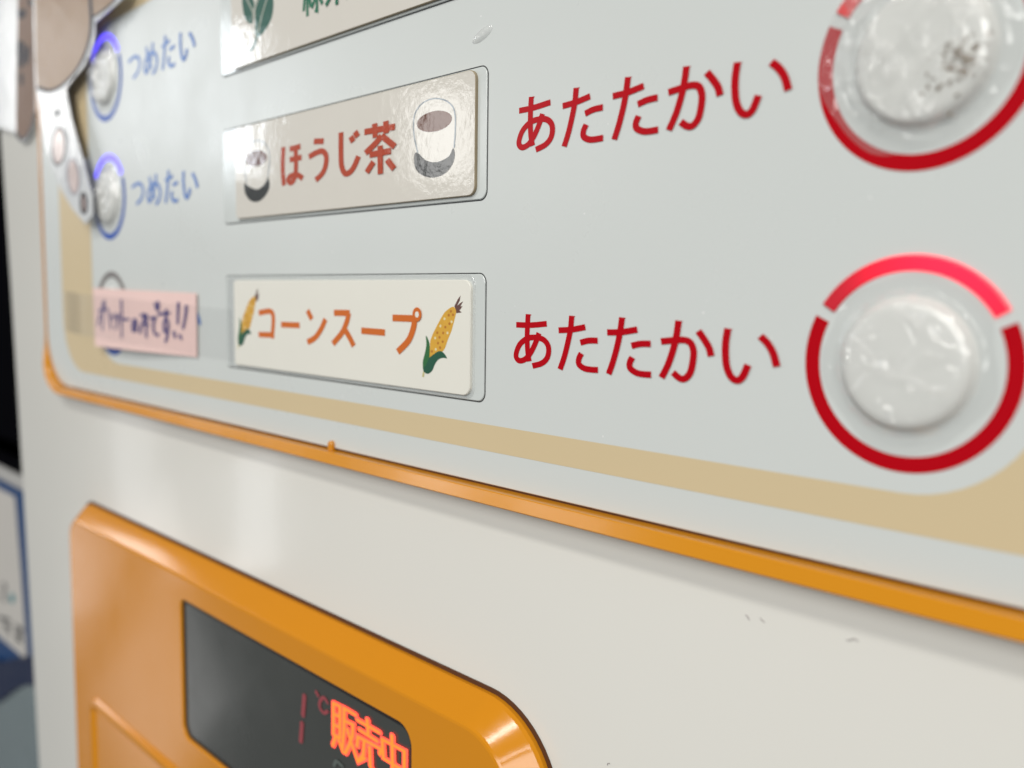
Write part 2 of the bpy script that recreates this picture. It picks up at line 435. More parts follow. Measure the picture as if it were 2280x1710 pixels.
D = {
    'warm': [[[[8.047,0.674],[8.31,0.67],[8.6,0.643]],[[8.264,0.53],[8.255,0.694],[8.253,0.837],[8.267,1.015],[8.299,1.139]],[[8.466,0.766],[8.402,0.901],[8.317,1.03],[8.218,1.117],[8.116,1.141],[8.056,1.099],[8.062,1.026],[8.124,0.924],[8.25,0.846],[8.388,0.825],[8.536,0.842],[8.623,0.908],[8.642,0.995],[8.61,1.084],[8.519,1.151],[8.358,1.194]]],[[[8.807,0.717],[9.03,0.7],[9.25,0.662]],[[9.025,0.531],[9.007,0.701],[8.965,0.874],[8.911,1.049],[8.845,1.205]],[[9.175,0.855],[9.304,0.824],[9.453,0.817]],[[9.197,0.984],[9.158,1.051],[9.16,1.119],[9.246,1.164],[9.358,1.173],[9.468,1.169]]],[[[9.598,0.712],[9.815,0.7],[10.048,0.662]],[[9.819,0.529],[9.794,0.704],[9.757,0.868],[9.7,1.051],[9.637,1.207]],[[9.969,0.853],[10.103,0.824],[10.247,0.817]],[[9.988,0.985],[9.951,1.052],[9.962,1.116],[10.055,1.161],[10.155,1.171],[10.266,1.168]]],[[[10.391,0.782],[10.546,0.764],[10.694,0.752],[10.787,0.778],[10.83,0.86],[10.83,0.966],[10.799,1.104],[10.729,1.178],[10.655,1.176],[10.569,1.121]],[[10.622,0.542],[10.603,0.688],[10.568,0.843],[10.5,1.032],[10.414,1.191]],[[10.886,0.646],[10.964,0.733],[11.029,0.819],[11.061,0.91]]],[[[11.256,0.605],[11.237,0.75],[11.239,0.882],[11.261,1.013],[11.316,1.112],[11.393,1.147],[11.458,1.101],[11.515,0.974]],[[11.647,0.669],[11.732,0.74],[11.8,0.836],[11.849,0.971]]]],
    'warm_tick': [[[8.221,0.531],[8.324,0.533],[8.305,0.552],[8.298,0.577]],[[8.979,0.528],[9.082,0.534],[9.058,0.555],[9.049,0.572]],[[9.774,0.527],[9.873,0.532],[9.851,0.552],[9.843,0.57]],[[10.577,0.538],[10.677,0.547],[10.654,0.563],[10.646,0.587]],[[11.212,0.601],[11.314,0.615],[11.291,0.626],[11.285,0.648]]],
    'cold': [[[[-4.389,-1.989],[-4.238,-2.032],[-4.012,-2.055],[-3.848,-2.003],[-3.778,-1.91],[-3.807,-1.797],[-3.924,-1.69],[-4.154,-1.61]]],[[[-3.404,-2.152],[-3.371,-2.002],[-3.287,-1.814],[-3.169,-1.668]],[[-3.075,-2.186],[-3.093,-2.067],[-3.152,-1.943],[-3.246,-1.794],[-3.36,-1.671],[-3.449,-1.616],[-3.519,-1.69],[-3.5,-1.82],[-3.386,-1.943],[-3.213,-1.99],[-3.046,-1.978],[-2.926,-1.892],[-2.882,-1.778],[-2.919,-1.669],[-2.996,-1.597],[-3.135,-1.545]]],[[[-2.623,-2.009],[-2.241,-2.076]],[[-2.451,-2.21],[-2.471,-2.044],[-2.51,-1.879],[-2.572,-1.672],[-2.62,-1.54]],[[-2.251,-1.889],[-2.015,-1.929]],[[-2.278,-1.762],[-2.322,-1.681],[-2.268,-1.585],[-2.162,-1.554],[-2.015,-1.574]]],[[[-1.728,-2.132],[-1.747,-1.946],[-1.727,-1.781],[-1.686,-1.655],[-1.614,-1.585],[-1.528,-1.628],[-1.469,-1.705],[-1.465,-1.77]],[[-1.332,-2.058],[-1.219,-1.945],[-1.151,-1.843],[-1.119,-1.753]]]],
    'hoji': [[[[2.327,-2.186],[2.298,-1.939],[2.303,-1.724],[2.336,-1.535]],[[2.535,-2.129],[2.883,-2.14]],[[2.531,-1.953],[2.915,-1.957]],[[2.726,-2.145],[2.734,-1.829],[2.685,-1.634],[2.569,-1.565],[2.478,-1.61],[2.516,-1.664],[2.64,-1.685],[2.799,-1.672],[2.945,-1.606]]],[[[3.298,-2.177],[3.593,-2.15]],[[3.144,-1.942],[3.372,-1.988],[3.562,-1.992],[3.665,-1.903],[3.642,-1.749],[3.537,-1.634],[3.345,-1.547]]],[[[4.094,-2.233],[4.091,-1.928],[4.109,-1.707],[4.206,-1.585],[4.343,-1.596],[4.46,-1.676],[4.575,-1.816]],[[4.367,-2.138],[4.431,-2.049]],[[4.482,-2.2],[4.558,-2.112]]],[[[4.734,-2.164],[5.512,-2.153]],[[5.002,-2.259],[5.019,-2.049]],[[5.287,-2.261],[5.297,-2.08]],[[5.181,-2.058],[5.019,-1.961],[4.762,-1.844]],[[5.181,-2.058],[5.339,-1.968],[5.512,-1.864]],[[4.873,-1.808],[5.416,-1.813]],[[5.145,-1.917],[5.151,-1.498]],[[4.975,-1.694],[4.798,-1.551]],[[5.322,-1.693],[5.496,-1.544]]]],
    'cupR': {"tea":[[6.797,-2.131],[6.8,-2.1],[6.784,-2.07],[6.75,-2.042],[6.699,-2.017],[6.634,-1.998],[6.558,-1.984],[6.475,-1.977],[6.387,-1.978],[6.301,-1.985],[6.22,-1.999],[6.148,-2.019],[6.09,-2.045],[6.048,-2.074],[6.025,-2.106],[6.023,-2.138],[6.04,-2.17],[6.077,-2.198],[6.132,-2.223],[6.2,-2.242],[6.279,-2.255],[6.364,-2.26],[6.452,-2.259],[6.536,-2.25],[6.615,-2.236],[6.683,-2.215],[6.737,-2.19],[6.776,-2.161]],"base":[[5.966,-1.702],[6.047,-1.724],[6.241,-1.597],[6.492,-1.554],[6.736,-1.608],[6.825,-1.714],[6.867,-1.615],[6.812,-1.487],[6.647,-1.377],[6.4,-1.345],[6.146,-1.399],[5.983,-1.522]],"line":[[6.047,-1.724],[5.965,-1.96],[5.948,-2.141],[5.98,-2.275],[6.108,-2.386],[6.299,-2.431],[6.485,-2.421],[6.668,-2.367],[6.819,-2.262],[6.868,-2.124],[6.87,-1.917],[6.849,-1.711]],"body":[[6.047,-1.724],[5.965,-1.96],[5.948,-2.141],[5.98,-2.275],[6.108,-2.386],[6.299,-2.431],[6.485,-2.421],[6.668,-2.367],[6.819,-2.262],[6.868,-2.124],[6.87,-1.917],[6.849,-1.711],[6.736,-1.608],[6.492,-1.554],[6.241,-1.597]]},
    'cupL': {"tea":[[1.758,-2.102],[1.765,-2.071],[1.753,-2.04],[1.722,-2.012],[1.675,-1.987],[1.613,-1.967],[1.539,-1.953],[1.456,-1.945],[1.369,-1.944],[1.282,-1.95],[1.2,-1.964],[1.126,-1.983],[1.065,-2.008],[1.02,-2.036],[0.993,-2.068],[0.985,-2.1],[0.998,-2.131],[1.031,-2.16],[1.081,-2.185],[1.146,-2.205],[1.223,-2.219],[1.307,-2.226],[1.394,-2.226],[1.48,-2.218],[1.56,-2.205],[1.631,-2.185],[1.69,-2.16],[1.733,-2.132]],"base":[[0.933,-1.684],[1.099,-1.609],[1.407,-1.536],[1.661,-1.605],[1.787,-1.705],[1.843,-1.567],[1.73,-1.427],[1.451,-1.317],[1.143,-1.353],[0.948,-1.505]],"line":[[1.012,-1.678],[0.951,-1.936],[0.947,-2.139],[1.042,-2.306],[1.227,-2.386],[1.482,-2.384],[1.704,-2.311],[1.833,-2.164],[1.853,-1.98],[1.815,-1.813],[1.772,-1.694]],"body":[[1.012,-1.678],[0.951,-1.936],[0.947,-2.139],[1.042,-2.306],[1.227,-2.386],[1.482,-2.384],[1.704,-2.311],[1.833,-2.164],[1.853,-1.98],[1.815,-1.813],[1.772,-1.694],[1.661,-1.605],[1.407,-1.536]]},
    'corn': [[[[1.392,0.679],[1.882,0.672],[1.871,1.127]],[[1.38,1.075],[1.872,1.064]]],[[[2.18,0.867],[2.8,0.86]]],[[[3.054,0.598],[3.19,0.743]],[[3.045,1.138],[3.29,1.048],[3.477,0.895],[3.609,0.731]]],[[[3.861,0.619],[4.314,0.612]],[[4.292,0.613],[4.226,0.76],[4.091,0.937],[3.824,1.128]],[[4.168,0.869],[4.319,1.014],[4.423,1.133]]],[[[4.635,0.88],[5.257,0.886]]],[[[5.45,0.657],[6.016,0.652]],[[5.994,0.649],[5.954,0.804],[5.836,0.986],[5.581,1.163]]]],
    'corn_ring': [6.051,0.591],
    'cornpic': {"cob":[[6.347,0.97],[6.376,0.911],[6.404,0.861],[6.461,0.786],[6.518,0.711],[6.58,0.636],[6.655,0.554],[6.711,0.517],[6.778,0.483],[6.858,0.462],[6.907,0.5],[6.914,0.548],[6.878,0.651],[6.848,0.724],[6.819,0.796],[6.776,0.87],[6.733,0.944],[6.647,1.085],[6.483,1.151],[6.329,1.209],[6.341,1.077]],"silk":[[6.876,0.454],[6.948,0.358],[7.007,0.303],[6.99,0.373],[6.937,0.445],[7.003,0.408],[7.062,0.384],[7.003,0.455],[7.051,0.45],[7.01,0.49],[6.986,0.511],[7.034,0.537],[6.92,0.551],[6.907,0.5]],"leaf1":[[6.248,0.888],[6.314,0.963],[6.337,1.044],[6.331,1.209],[6.277,1.328],[6.192,1.391],[6.178,1.284],[6.198,1.217],[6.243,1.098],[6.259,0.999]],"leaf2":[[6.331,1.209],[6.432,1.15],[6.496,1.117],[6.559,1.098],[6.61,1.101],[6.648,1.117],[6.698,1.155],[6.723,1.193],[6.661,1.189],[6.598,1.197],[6.547,1.214],[6.509,1.239],[6.452,1.3],[6.408,1.376],[6.343,1.426],[6.278,1.443],[6.212,1.423],[6.188,1.375],[6.251,1.321]],"stem":[[6.186,1.413],[6.219,1.431],[6.206,1.498],[6.162,1.493]],"dark":[[6.803,0.527],[6.755,0.583],[6.849,0.575],[6.774,0.702],[6.684,0.753],[6.506,0.839],[6.636,0.837],[6.557,0.903],[6.523,0.986],[6.627,0.961],[6.386,1.111],[6.571,1.048]],"light":[[6.666,0.635],[6.82,0.673],[6.575,0.741],[6.732,0.833],[6.46,0.917],[6.474,1.078]]},
    'corn_anchor': {"R":[[6.187,1.494],[7.003,0.302]],"L":[[0.597,1.368],[1.375,0.229]]},
    'tealeaf': {"right":[[1.427,-4.186],[1.399,-4.363],[1.41,-4.558],[1.427,-4.66],[1.498,-4.75],[1.637,-4.851],[1.93,-4.865],[2.031,-4.741],[2.049,-4.609],[2.005,-4.439],[1.889,-4.32],[1.7,-4.214],[1.495,-4.16]],"left":[[1.318,-4.442],[1.158,-4.486],[1.034,-4.607],[0.968,-4.781],[0.959,-4.944],[1.091,-5.048],[1.311,-4.921],[1.388,-4.747],[1.352,-4.636],[1.311,-4.578]],"stem":[[1.422,-4.189],[1.498,-4.162],[1.381,-4.022],[1.282,-3.979],[1.198,-3.977],[1.213,-4.011],[1.341,-4.075]],"veins":[[[1.903,-4.845],[1.821,-4.734],[1.654,-4.509],[1.511,-4.249]],[[1.06,-4.975],[1.142,-4.878],[1.33,-4.64],[1.354,-4.504]],[[1.555,-4.843],[1.387,-4.695],[1.35,-4.57]]]},
    'midori_base': [[3.017,-4.254],[3.122,-4.196],[3.169,-4.187],[3.322,-4.271],[3.493,-4.186],[3.707,-4.225],[3.949,-4.203],[4.249,-4.176],[3.596,-4.286],[4.312,-4.183]],
    'hand': [[[-5.784,0.578],[-5.772,0.74]],[[-5.884,0.62],[-5.948,1.259]],[[-6.129,0.808],[-5.568,0.762]],[[-6.082,0.909],[-6.25,1.161]],[[-5.521,0.841],[-5.421,1.213]],[[-5.317,0.916],[-5.238,1.007]],[[-5.131,0.872],[-5.08,0.969]],[[-4.913,0.879],[-5.0,1.039],[-5.133,1.215]],[[-4.744,0.55],[-4.748,0.823],[-4.783,1.386]],[[-4.726,0.972],[-4.33,0.967]],[[-4.001,0.97],[-4.11,1.126],[-4.059,1.22],[-3.972,1.185],[-3.927,1.057],[-4.0,0.957],[-4.087,0.985],[-4.159,1.128],[-4.131,1.223]],[[-3.7,0.86],[-3.534,0.85],[-3.656,1.048],[-3.779,1.254]],[[-3.764,1.228],[-3.715,1.113],[-3.559,1.038],[-3.369,1.063]],[[-3.438,0.841],[-3.451,1.066],[-3.479,1.33]],[[-3.238,0.91],[-2.983,0.881]],[[-3.037,0.892],[-3.119,1.03],[-3.106,1.191],[-2.978,1.272],[-2.892,1.25]],[[-3.016,0.597],[-2.936,0.737]],[[-2.874,0.558],[-2.848,0.704]],[[-2.848,0.811],[-2.37,0.775]],[[-2.507,0.721],[-2.541,0.891],[-2.63,1.015],[-2.612,1.172],[-2.499,1.168],[-2.425,1.008],[-2.515,0.878]],[[-2.453,1.069],[-2.483,1.252],[-2.58,1.396]],[[-1.968,0.567],[-2.012,0.983]],[[-2.188,1.18],[-2.143,1.286]],[[-1.623,0.62],[-1.667,0.808],[-1.788,1.076]],[[-1.93,1.235],[-1.879,1.298]]],
    'note': [[-6.509,0.266],[-1.187,0.345],[-1.221,1.646],[-6.488,1.682]],
    'tape': [[-9.075,0.319],[-7.057,0.329],[-1.139,0.576],[0.089,0.691],[0.296,0.903],[0.332,1.6],[-1.189,1.674],[-4.331,1.537],[-6.847,1.434],[-8.892,1.36]],
    'onsale': [[[4.221,7.031],[4.416,7.02],[4.41,7.56],[4.219,7.569],[4.221,7.031]],[[4.219,7.211],[4.41,7.199]],[[4.217,7.391],[4.408,7.383]],[[4.288,7.572],[4.197,7.769]],[[4.359,7.579],[4.499,7.765]],[[4.529,7.008],[4.86,7.007]],[[4.544,7.014],[4.537,7.369],[4.491,7.696]],[[4.598,7.209],[4.792,7.194],[4.781,7.378],[4.678,7.592],[4.565,7.762]],[[4.634,7.334],[4.762,7.538],[4.924,7.76],[5.113,7.632]],[[4.914,7.071],[5.506,7.062]],[[5.187,6.972],[5.216,7.185]],[[4.973,7.215],[5.446,7.222]],[[4.911,7.509],[4.936,7.342],[5.557,7.312],[5.523,7.409]],[[5.106,7.365],[5.083,7.59],[4.933,7.756]],[[5.255,7.395],[5.272,7.699],[5.367,7.768],[5.539,7.741]],[[5.591,7.141],[6.148,7.116],[6.149,7.433],[5.621,7.434],[5.591,7.141]],[[5.841,6.991],[5.866,7.671]]],
    'dim': [[[3.296,7.226],[3.247,7.582]],[[3.213,7.747],[3.17,8.081]],[[4.025,7.093],[3.917,7.045],[3.807,7.134],[3.785,7.255],[3.904,7.31],[4.024,7.246]],[[3.677,7.023],[3.737,7.066]]],
    'ghost': [[[4.209,8.12],[4.287,8.016],[4.459,8.032]]],
    'cutA': {"outline":[[-9.611,-7.645],[-9.673,-7.12],[-9.782,-5.616],[-9.742,-4.95],[-9.601,-4.489],[-9.349,-3.687],[-8.95,-3.014],[-8.126,-2.187],[-7.413,-1.695],[-6.523,-1.256],[-6.061,-1.441],[-6.024,-1.863],[-6.584,-2.792],[-7.212,-3.755],[-7.556,-4.558],[-7.075,-4.717],[-6.307,-4.896],[-5.84,-5.15],[-5.571,-5.449],[-5.519,-5.741],[-3.94,-5.922],[-3.448,-6.241]],"disc":[[-9.51,-7.622],[-9.572,-7.099],[-9.68,-5.599],[-9.653,-4.937],[-8.895,-4.727],[-8.25,-4.665],[-7.556,-4.729],[-6.763,-4.91],[-6.225,-5.178],[-5.892,-5.489],[-5.776,-5.872],[-5.793,-6.297],[-5.805,-6.778]],"edge":[[-9.656,-4.915],[-8.895,-4.721],[-8.25,-4.665],[-7.557,-4.719],[-6.765,-4.891],[-6.199,-5.154],[-5.838,-5.479],[-5.712,-5.859],[-5.74,-6.286],[-5.778,-6.772]],"lobe":[[-5.646,-6.742],[-5.676,-6.273],[-5.633,-5.901],[-5.188,-5.906],[-4.322,-5.986],[-3.815,-6.325]],"lobe_edge":[[-5.656,-5.886],[-5.19,-5.888],[-4.322,-5.986],[-3.792,-6.319]],"oval1":[[-7.705,-3.201],[-7.742,-3.106],[-7.801,-3.017],[-7.879,-2.94],[-7.973,-2.879],[-8.078,-2.836],[-8.188,-2.814],[-8.3,-2.814],[-8.406,-2.837],[-8.501,-2.882],[-8.58,-2.946],[-8.64,-3.026],[-8.676,-3.118],[-8.687,-3.217],[-8.673,-3.319],[-8.633,-3.417],[-8.571,-3.507],[-8.489,-3.583],[-8.392,-3.643],[-8.286,-3.684],[-8.175,-3.702],[-8.065,-3.699],[-7.961,-3.674],[-7.869,-3.628],[-7.793,-3.564],[-7.737,-3.486],[-7.702,-3.396],[-7.691,-3.3]],"oval2":[[-6.803,-2.41],[-6.804,-2.315],[-6.824,-2.227],[-6.865,-2.148],[-6.922,-2.083],[-6.995,-2.035],[-7.079,-2.007],[-7.17,-2.0],[-7.264,-2.015],[-7.356,-2.051],[-7.442,-2.107],[-7.516,-2.179],[-7.575,-2.264],[-7.617,-2.359],[-7.637,-2.457],[-7.637,-2.553],[-7.614,-2.644],[-7.572,-2.724],[-7.512,-2.788],[-7.437,-2.835],[-7.351,-2.861],[-7.259,-2.865],[-7.166,-2.848],[-7.075,-2.81],[-6.992,-2.754],[-6.92,-2.682],[-6.863,-2.597],[-6.823,-2.505]],"oval3":[[-6.409,-1.748],[-6.41,-1.696],[-6.42,-1.646],[-6.437,-1.602],[-6.462,-1.566],[-6.493,-1.539],[-6.528,-1.522],[-6.565,-1.518],[-6.604,-1.525],[-6.641,-1.544],[-6.675,-1.573],[-6.704,-1.612],[-6.727,-1.658],[-6.743,-1.709],[-6.75,-1.762],[-6.749,-1.815],[-6.739,-1.865],[-6.721,-1.909],[-6.696,-1.946],[-6.665,-1.973],[-6.629,-1.988],[-6.592,-1.992],[-6.553,-1.985],[-6.516,-1.965],[-6.483,-1.936],[-6.454,-1.897],[-6.431,-1.851],[-6.416,-1.801]],"mark":[[-8.01,-4.055],[-8.016,-4.041],[-8.03,-4.029],[-8.052,-4.019],[-8.081,-4.012],[-8.115,-4.008],[-8.152,-4.008],[-8.192,-4.012],[-8.231,-4.018],[-8.268,-4.028],[-8.3,-4.04],[-8.327,-4.054],[-8.347,-4.069],[-8.359,-4.085],[-8.362,-4.1],[-8.356,-4.114],[-8.341,-4.126],[-8.319,-4.136],[-8.289,-4.143],[-8.255,-4.147],[-8.217,-4.147],[-8.178,-4.143],[-8.139,-4.136],[-8.102,-4.127],[-8.07,-4.115],[-8.044,-4.101],[-8.024,-4.085],[-8.013,-4.07]]},
    'cutB': {"film":[[-13.722,-8.646],[-14.323,-4.484],[-13.478,-4.335],[-12.477,-4.109],[-12.079,-3.812],[-11.614,-3.81],[-11.06,-4.03],[-10.685,-4.401],[-10.636,-5.126],[-10.551,-7.367],[-10.486,-7.909]],"brown":[[-11.787,-8.206],[-11.86,-7.644],[-12.144,-6.06],[-12.474,-4.133],[-12.031,-3.879],[-11.524,-3.919],[-11.046,-4.145],[-10.749,-4.478],[-10.672,-5.131],[-10.586,-7.374],[-10.521,-7.917]],"edge":[[-12.474,-4.133],[-12.257,-3.964],[-11.993,-3.87],[-11.525,-3.914],[-11.046,-4.145],[-10.749,-4.478]],"marks":[[[-11.867,-7.414],[-11.558,-7.304],[-11.183,-7.285],[-11.243,-7.103],[-11.511,-7.076],[-11.897,-7.176]],[[-12.007,-6.508],[-11.695,-6.521],[-11.412,-6.354],[-11.5,-5.953],[-11.751,-5.784],[-12.008,-5.896]],[[-11.938,-5.649],[-11.678,-5.632],[-11.664,-5.372],[-11.884,-5.346]],[[-11.013,-7.465],[-10.642,-7.386],[-10.713,-7.221],[-10.921,-7.31]],[[-11.228,-6.321],[-10.984,-6.186],[-11.095,-5.885],[-11.368,-5.792],[-11.411,-6.054]]]},
    'neigh': {"win":[[-28.648,-8.526],[-23.773,-5.971],[-23.809,-2.205],[-23.928,3.193],[-24.196,8.047],[-31.38,8.19]],"rail":[[-27.773,7.125],[-26.939,7.039],[-23.851,6.796],[-23.878,7.01],[-26.975,7.286],[-27.806,7.355]],"blue":[[-29.987,8.855],[-24.173,8.798],[-23.666,15.186],[-22.735,16.056],[-24.217,16.803],[-28.67,19.227],[-31.843,20.762]],"paper":[[-30.047,9.242],[-25.311,9.144],[-25.044,10.877],[-24.492,16.12],[-28.249,16.263],[-31.163,16.4]],"dot":[[-26.099,13.734],[-26.1,13.788],[-26.118,13.844],[-26.153,13.899],[-26.203,13.951],[-26.266,13.998],[-26.338,14.036],[-26.416,14.064],[-26.496,14.081],[-26.574,14.085],[-26.646,14.077],[-26.709,14.056],[-26.758,14.025],[-26.793,13.983],[-26.81,13.934],[-26.809,13.88],[-26.79,13.823],[-26.754,13.767],[-26.703,13.714],[-26.639,13.668],[-26.567,13.63],[-26.488,13.602],[-26.408,13.586],[-26.331,13.583],[-26.26,13.592],[-26.198,13.612],[-26.149,13.644],[-26.116,13.686]],"txt":[[[-27.764,13.483],[-27.406,13.478],[-27.534,13.754]],[[-27.719,13.8],[-27.682,14.174],[-27.325,14.164]],[[-28.666,15.319],[-27.54,15.069],[-26.91,14.979]],[[-27.08,14.944],[-27.012,15.089]],[[-27.564,15.24],[-27.705,15.61]],[[-27.203,15.195],[-27.007,15.686]],[[-26.221,14.978],[-25.043,14.888]],[[-25.79,14.912],[-25.75,15.247],[-25.972,15.658]],[[-25.466,14.981],[-25.458,15.562]]],"tray":[[-31.881,21.003],[-28.702,19.454],[-23.861,16.805],[-23.01,20.422],[-32.494,24.936]]},
}

ROW = 2.7353                     # distance between rows of buttons
FW, FH = 7.4568, 1.7579          # label window
UB, UR = -5.756, 13.153          # columns of buttons
VC = 0.865                       # centre line of the lowest row

# ------------------------------------------------------------------ the vending machine
vm = thing('vending_machine', 'white cup vending machine front with orange trim, selection panel and coin unit', 'vending machine', (4, 60, 10))
# body: upright slab with a rounded left front edge, leaning very slightly inwards towards the top
bw = 0.10
def body_mesh():
    prof = []
    R = 0.14
    for k in range(9):
        a = math.radians(90 * k / 8)
        prof.append((R - R * math.sin(a), R - R * math.cos(a)))      # from front face round to the side
    V, F = [], []
    rows = [(-40, -16.6), (-4, -14.5), (0, -14.15), (4, -13.88), (8, -13.63), (15, -13.22), (40, -12.1), (60, -11.5)]
    ncol = None
    for v, uL in rows:
        line = [(uL, v, 60.0)] + [(uL + x, v, bw + y) for x, y in reversed(prof)]
        line += [(24.0, v, bw), (24.0, v, 60.0)]
        ncol = len(line); V += line
    for r in range(len(rows) - 1):
        for i in range(ncol - 1):
            F.append((r * ncol + i, r * ncol + i + 1, (r + 1) * ncol + i + 1, (r + 1) * ncol + i))
    F.append(tuple(range(ncol))); F.append(tuple(range((len(rows) - 1) * ncol, len(rows) * ncol)))
    return mesh_from(V, F)
body = link('body', body_mesh(), M['body'], vm)
for p in body.data.polygons: p.use_smooth = len(p.vertices) == 4
body.data.update()
if hasattr(body.data, 'set_sharp_from_angle'): body.data.set_sharp_from_angle(angle=math.radians(35))

# selection panel and its printed border
PU0, PU1, PV0, PV1 = -10.52, 17.92, -6.66, 2.91
outer = rrect(PU0 + 0.03, PV0 + 0.01, PU1 - 0.01, PV1 - 0.032, 1.39, 14)
V, F = plate_geo(outer, 0.09, 0.0, 0.012)
panel = link('selection_panel', mesh_from(V, F), M['panel'], vm)
to = rrect(-9.18, -6.17, 16.58, 2.42, 1.40, 14)
ti = rrect(-6.985, -5.80, 14.385, 2.055, (1.55, 1.22, 1.22, 1.55), 14)
V, F = loft([(to, -0.003), (ti, -0.003)])
link('tan_border', face_camera(mesh_from(V, F)), M['tan'], panel)

# orange trim round the panel
tr0 = rrect(PU0, PV0 - 0.02, PU1 + 0.02, PV1, 1.42, 14)
loops = [(tr0, 0.09), (tr0, -0.170), (inset(tr0, -0.012), -0.186), (inset(tr0, -0.17), -0.230), (inset(tr0, -0.19), -0.212), (inset(tr0, -0.195), 0.09)]
V, F = loft(loops)
def trim_w(u, v, w):
    # the moulding stands proud along its bottom run and flattens out up the sides
    if w > 0: return w
    t = max(0.0, min(1.0, (v - 1.5) / 1.4)); t = t * t * (3 - 2 * t)
    return w * (0.10 + 0.90 * t)
def trim_u(u, v):
    # and is only half as wide there
    t = max(0.0, min(1.0, (v - 1.5) / 1.4)); t = t * t * (3 - 2 * t)
    return PU0 + (u - PU0) * (0.5 + 0.5 * t) if u < PU0 else u
V = [(trim_u(u, v), v, trim_w(u, v, w)) for u, v, w in V]
trim = link('panel_trim', mesh_from(V, F), M['trim'], vm, smooth=True)
trim.data.set_sharp_from_angle(angle=math.radians(28))
V, F = loft([(inset(tr0, 0.001), 0.035), (inset(outer, 0.006), 0.035)])
link('gap_shade', face_camera(mesh_from(V, F)), M['seam_shade'], trim)  # dark strip that paints the shade in the gap between panel and trim
# small retaining clip standing up over the panel edge
clip_pts = [(3.645, 2.915), (3.645, 2.80), (3.665, 2.765), (3.705, 2.75), (3.745, 2.765), (3.762, 2.80), (3.762, 2.915)]
V, F = plate_geo(clip_pts, -0.004, -0.075, 0.015)
link('retaining_clip', mesh_from(V, F), M['trim'], trim)

# label windows
for r in range(3):
    v0 = -r * ROW
    o = rrect(0, v0, FW, v0 + FH, 0.13, 6)
    V, F = plate_geo(inset(o, 0.012), -0.002, -0.018, 0.008)
    win = link('label_window', mesh_from(V, F), M['plate'], vm)
    V, F = loft([(inset(o, -0.007), -0.004), (inset(o, 0.007), -0.004)])
    link('window_outline', face_camera(mesh_from(V, F)), M['line'], win)

# lettering printed on the panel
warm = [s for g in D['warm'] for s in g]
for r in range(2):
    sh = [[(p[0], p[1] - r * ROW) for p in s] for s in warm]
    V, F = stroke_geo(sh, 0.088, 0.073, -0.004)
    for t in D['warm_tick']:
        b = len(V); V += [(p[0], p[1] - r * ROW, -0.0036) for p in t]; F.append(tuple(range(b, b + len(t))))
    link('lettering', face_camera(mesh_from(V, F)), M['red'], panel)
cold = [s for g in D['cold'] for s in g]
for r in range(3):
    sh = [[(p[0], p[1] + (1 - r) * ROW) for p in s] for s in cold]
    strokes_obj('lettering', sh, 0.105, 0.075, -0.004, M['bluetext'], panel)

# selection buttons
def button(cu, cv, ring_m, lamp_m, dome_r=0.60):
    V, F = [], []
    # rubbery dome: cap with a rolled edge
    prof = [(dome_r + 0.03, -0.002), (dome_r + 0.012, -0.014), (dome_r, -0.045), (dome_r - 0.018, -0.075), (dome_r - 0.05, -0.097), (dome_r - 0.10, -0.108), (dome_r - 0.22, -0.114), (dome_r - 0.40, -0.117), (0.02, -0.118)]
    n = 48
    for rr, w in prof:
        for k in range(n):
            a = 2 * math.pi * k / n
            V.append((cu + rr * math.cos(a), cv + rr * math.sin(a), w))
    for q in range(len(prof) - 1):
        for k in range(n):
            j = (k + 1) % n
            F.append((q * n + k, q * n + j, (q + 1) * n + j, (q + 1) * n + k))
    F.append(tuple(range((len(prof) - 1) * n, len(prof) * n)))
    b = link('selection_button', mesh_from(V, F), M['dome'], vm, smooth=True)
    V, F = arc_band(cu, cv, 0.85, 1.0, 154.7, 360 + 24.5, -0.004, 64)
    link('ring', face_camera(mesh_from(V, F)), ring_m, b)
    V, F = [], []
    n = 40
    for k in range(n + 1):
        a = math.radians(31.3 + 116.0 * k / n)
        for rr, w in ((0.85, -0.001), (0.856, -0.016), (0.87, -0.022), (0.98, -0.022), (0.994, -0.016), (1.0, -0.001)):
            V.append((cu + rr * math.cos(a), cv - rr * math.sin(a), w))
    for k in range(n):
        for q in range(5): F.append((k * 6 + q, k * 6 + q + 1, k * 6 + q + 7, k * 6 + q + 6))
    F.append(tuple(range(6))); F.append(tuple(range(n * 6, n * 6 + 6)))
    link('ring_lamp', mesh_from(V, F), lamp_m, b)
    return b
for r in range(3):
    button(UB, VC - r * ROW, M['blue'], M['greyarc'] if r == 0 else M['bluelit'])
for r in range(2):
    button(UR, VC - r * ROW, M['red'], M['redlit'] if r == 0 else M['redpale'])

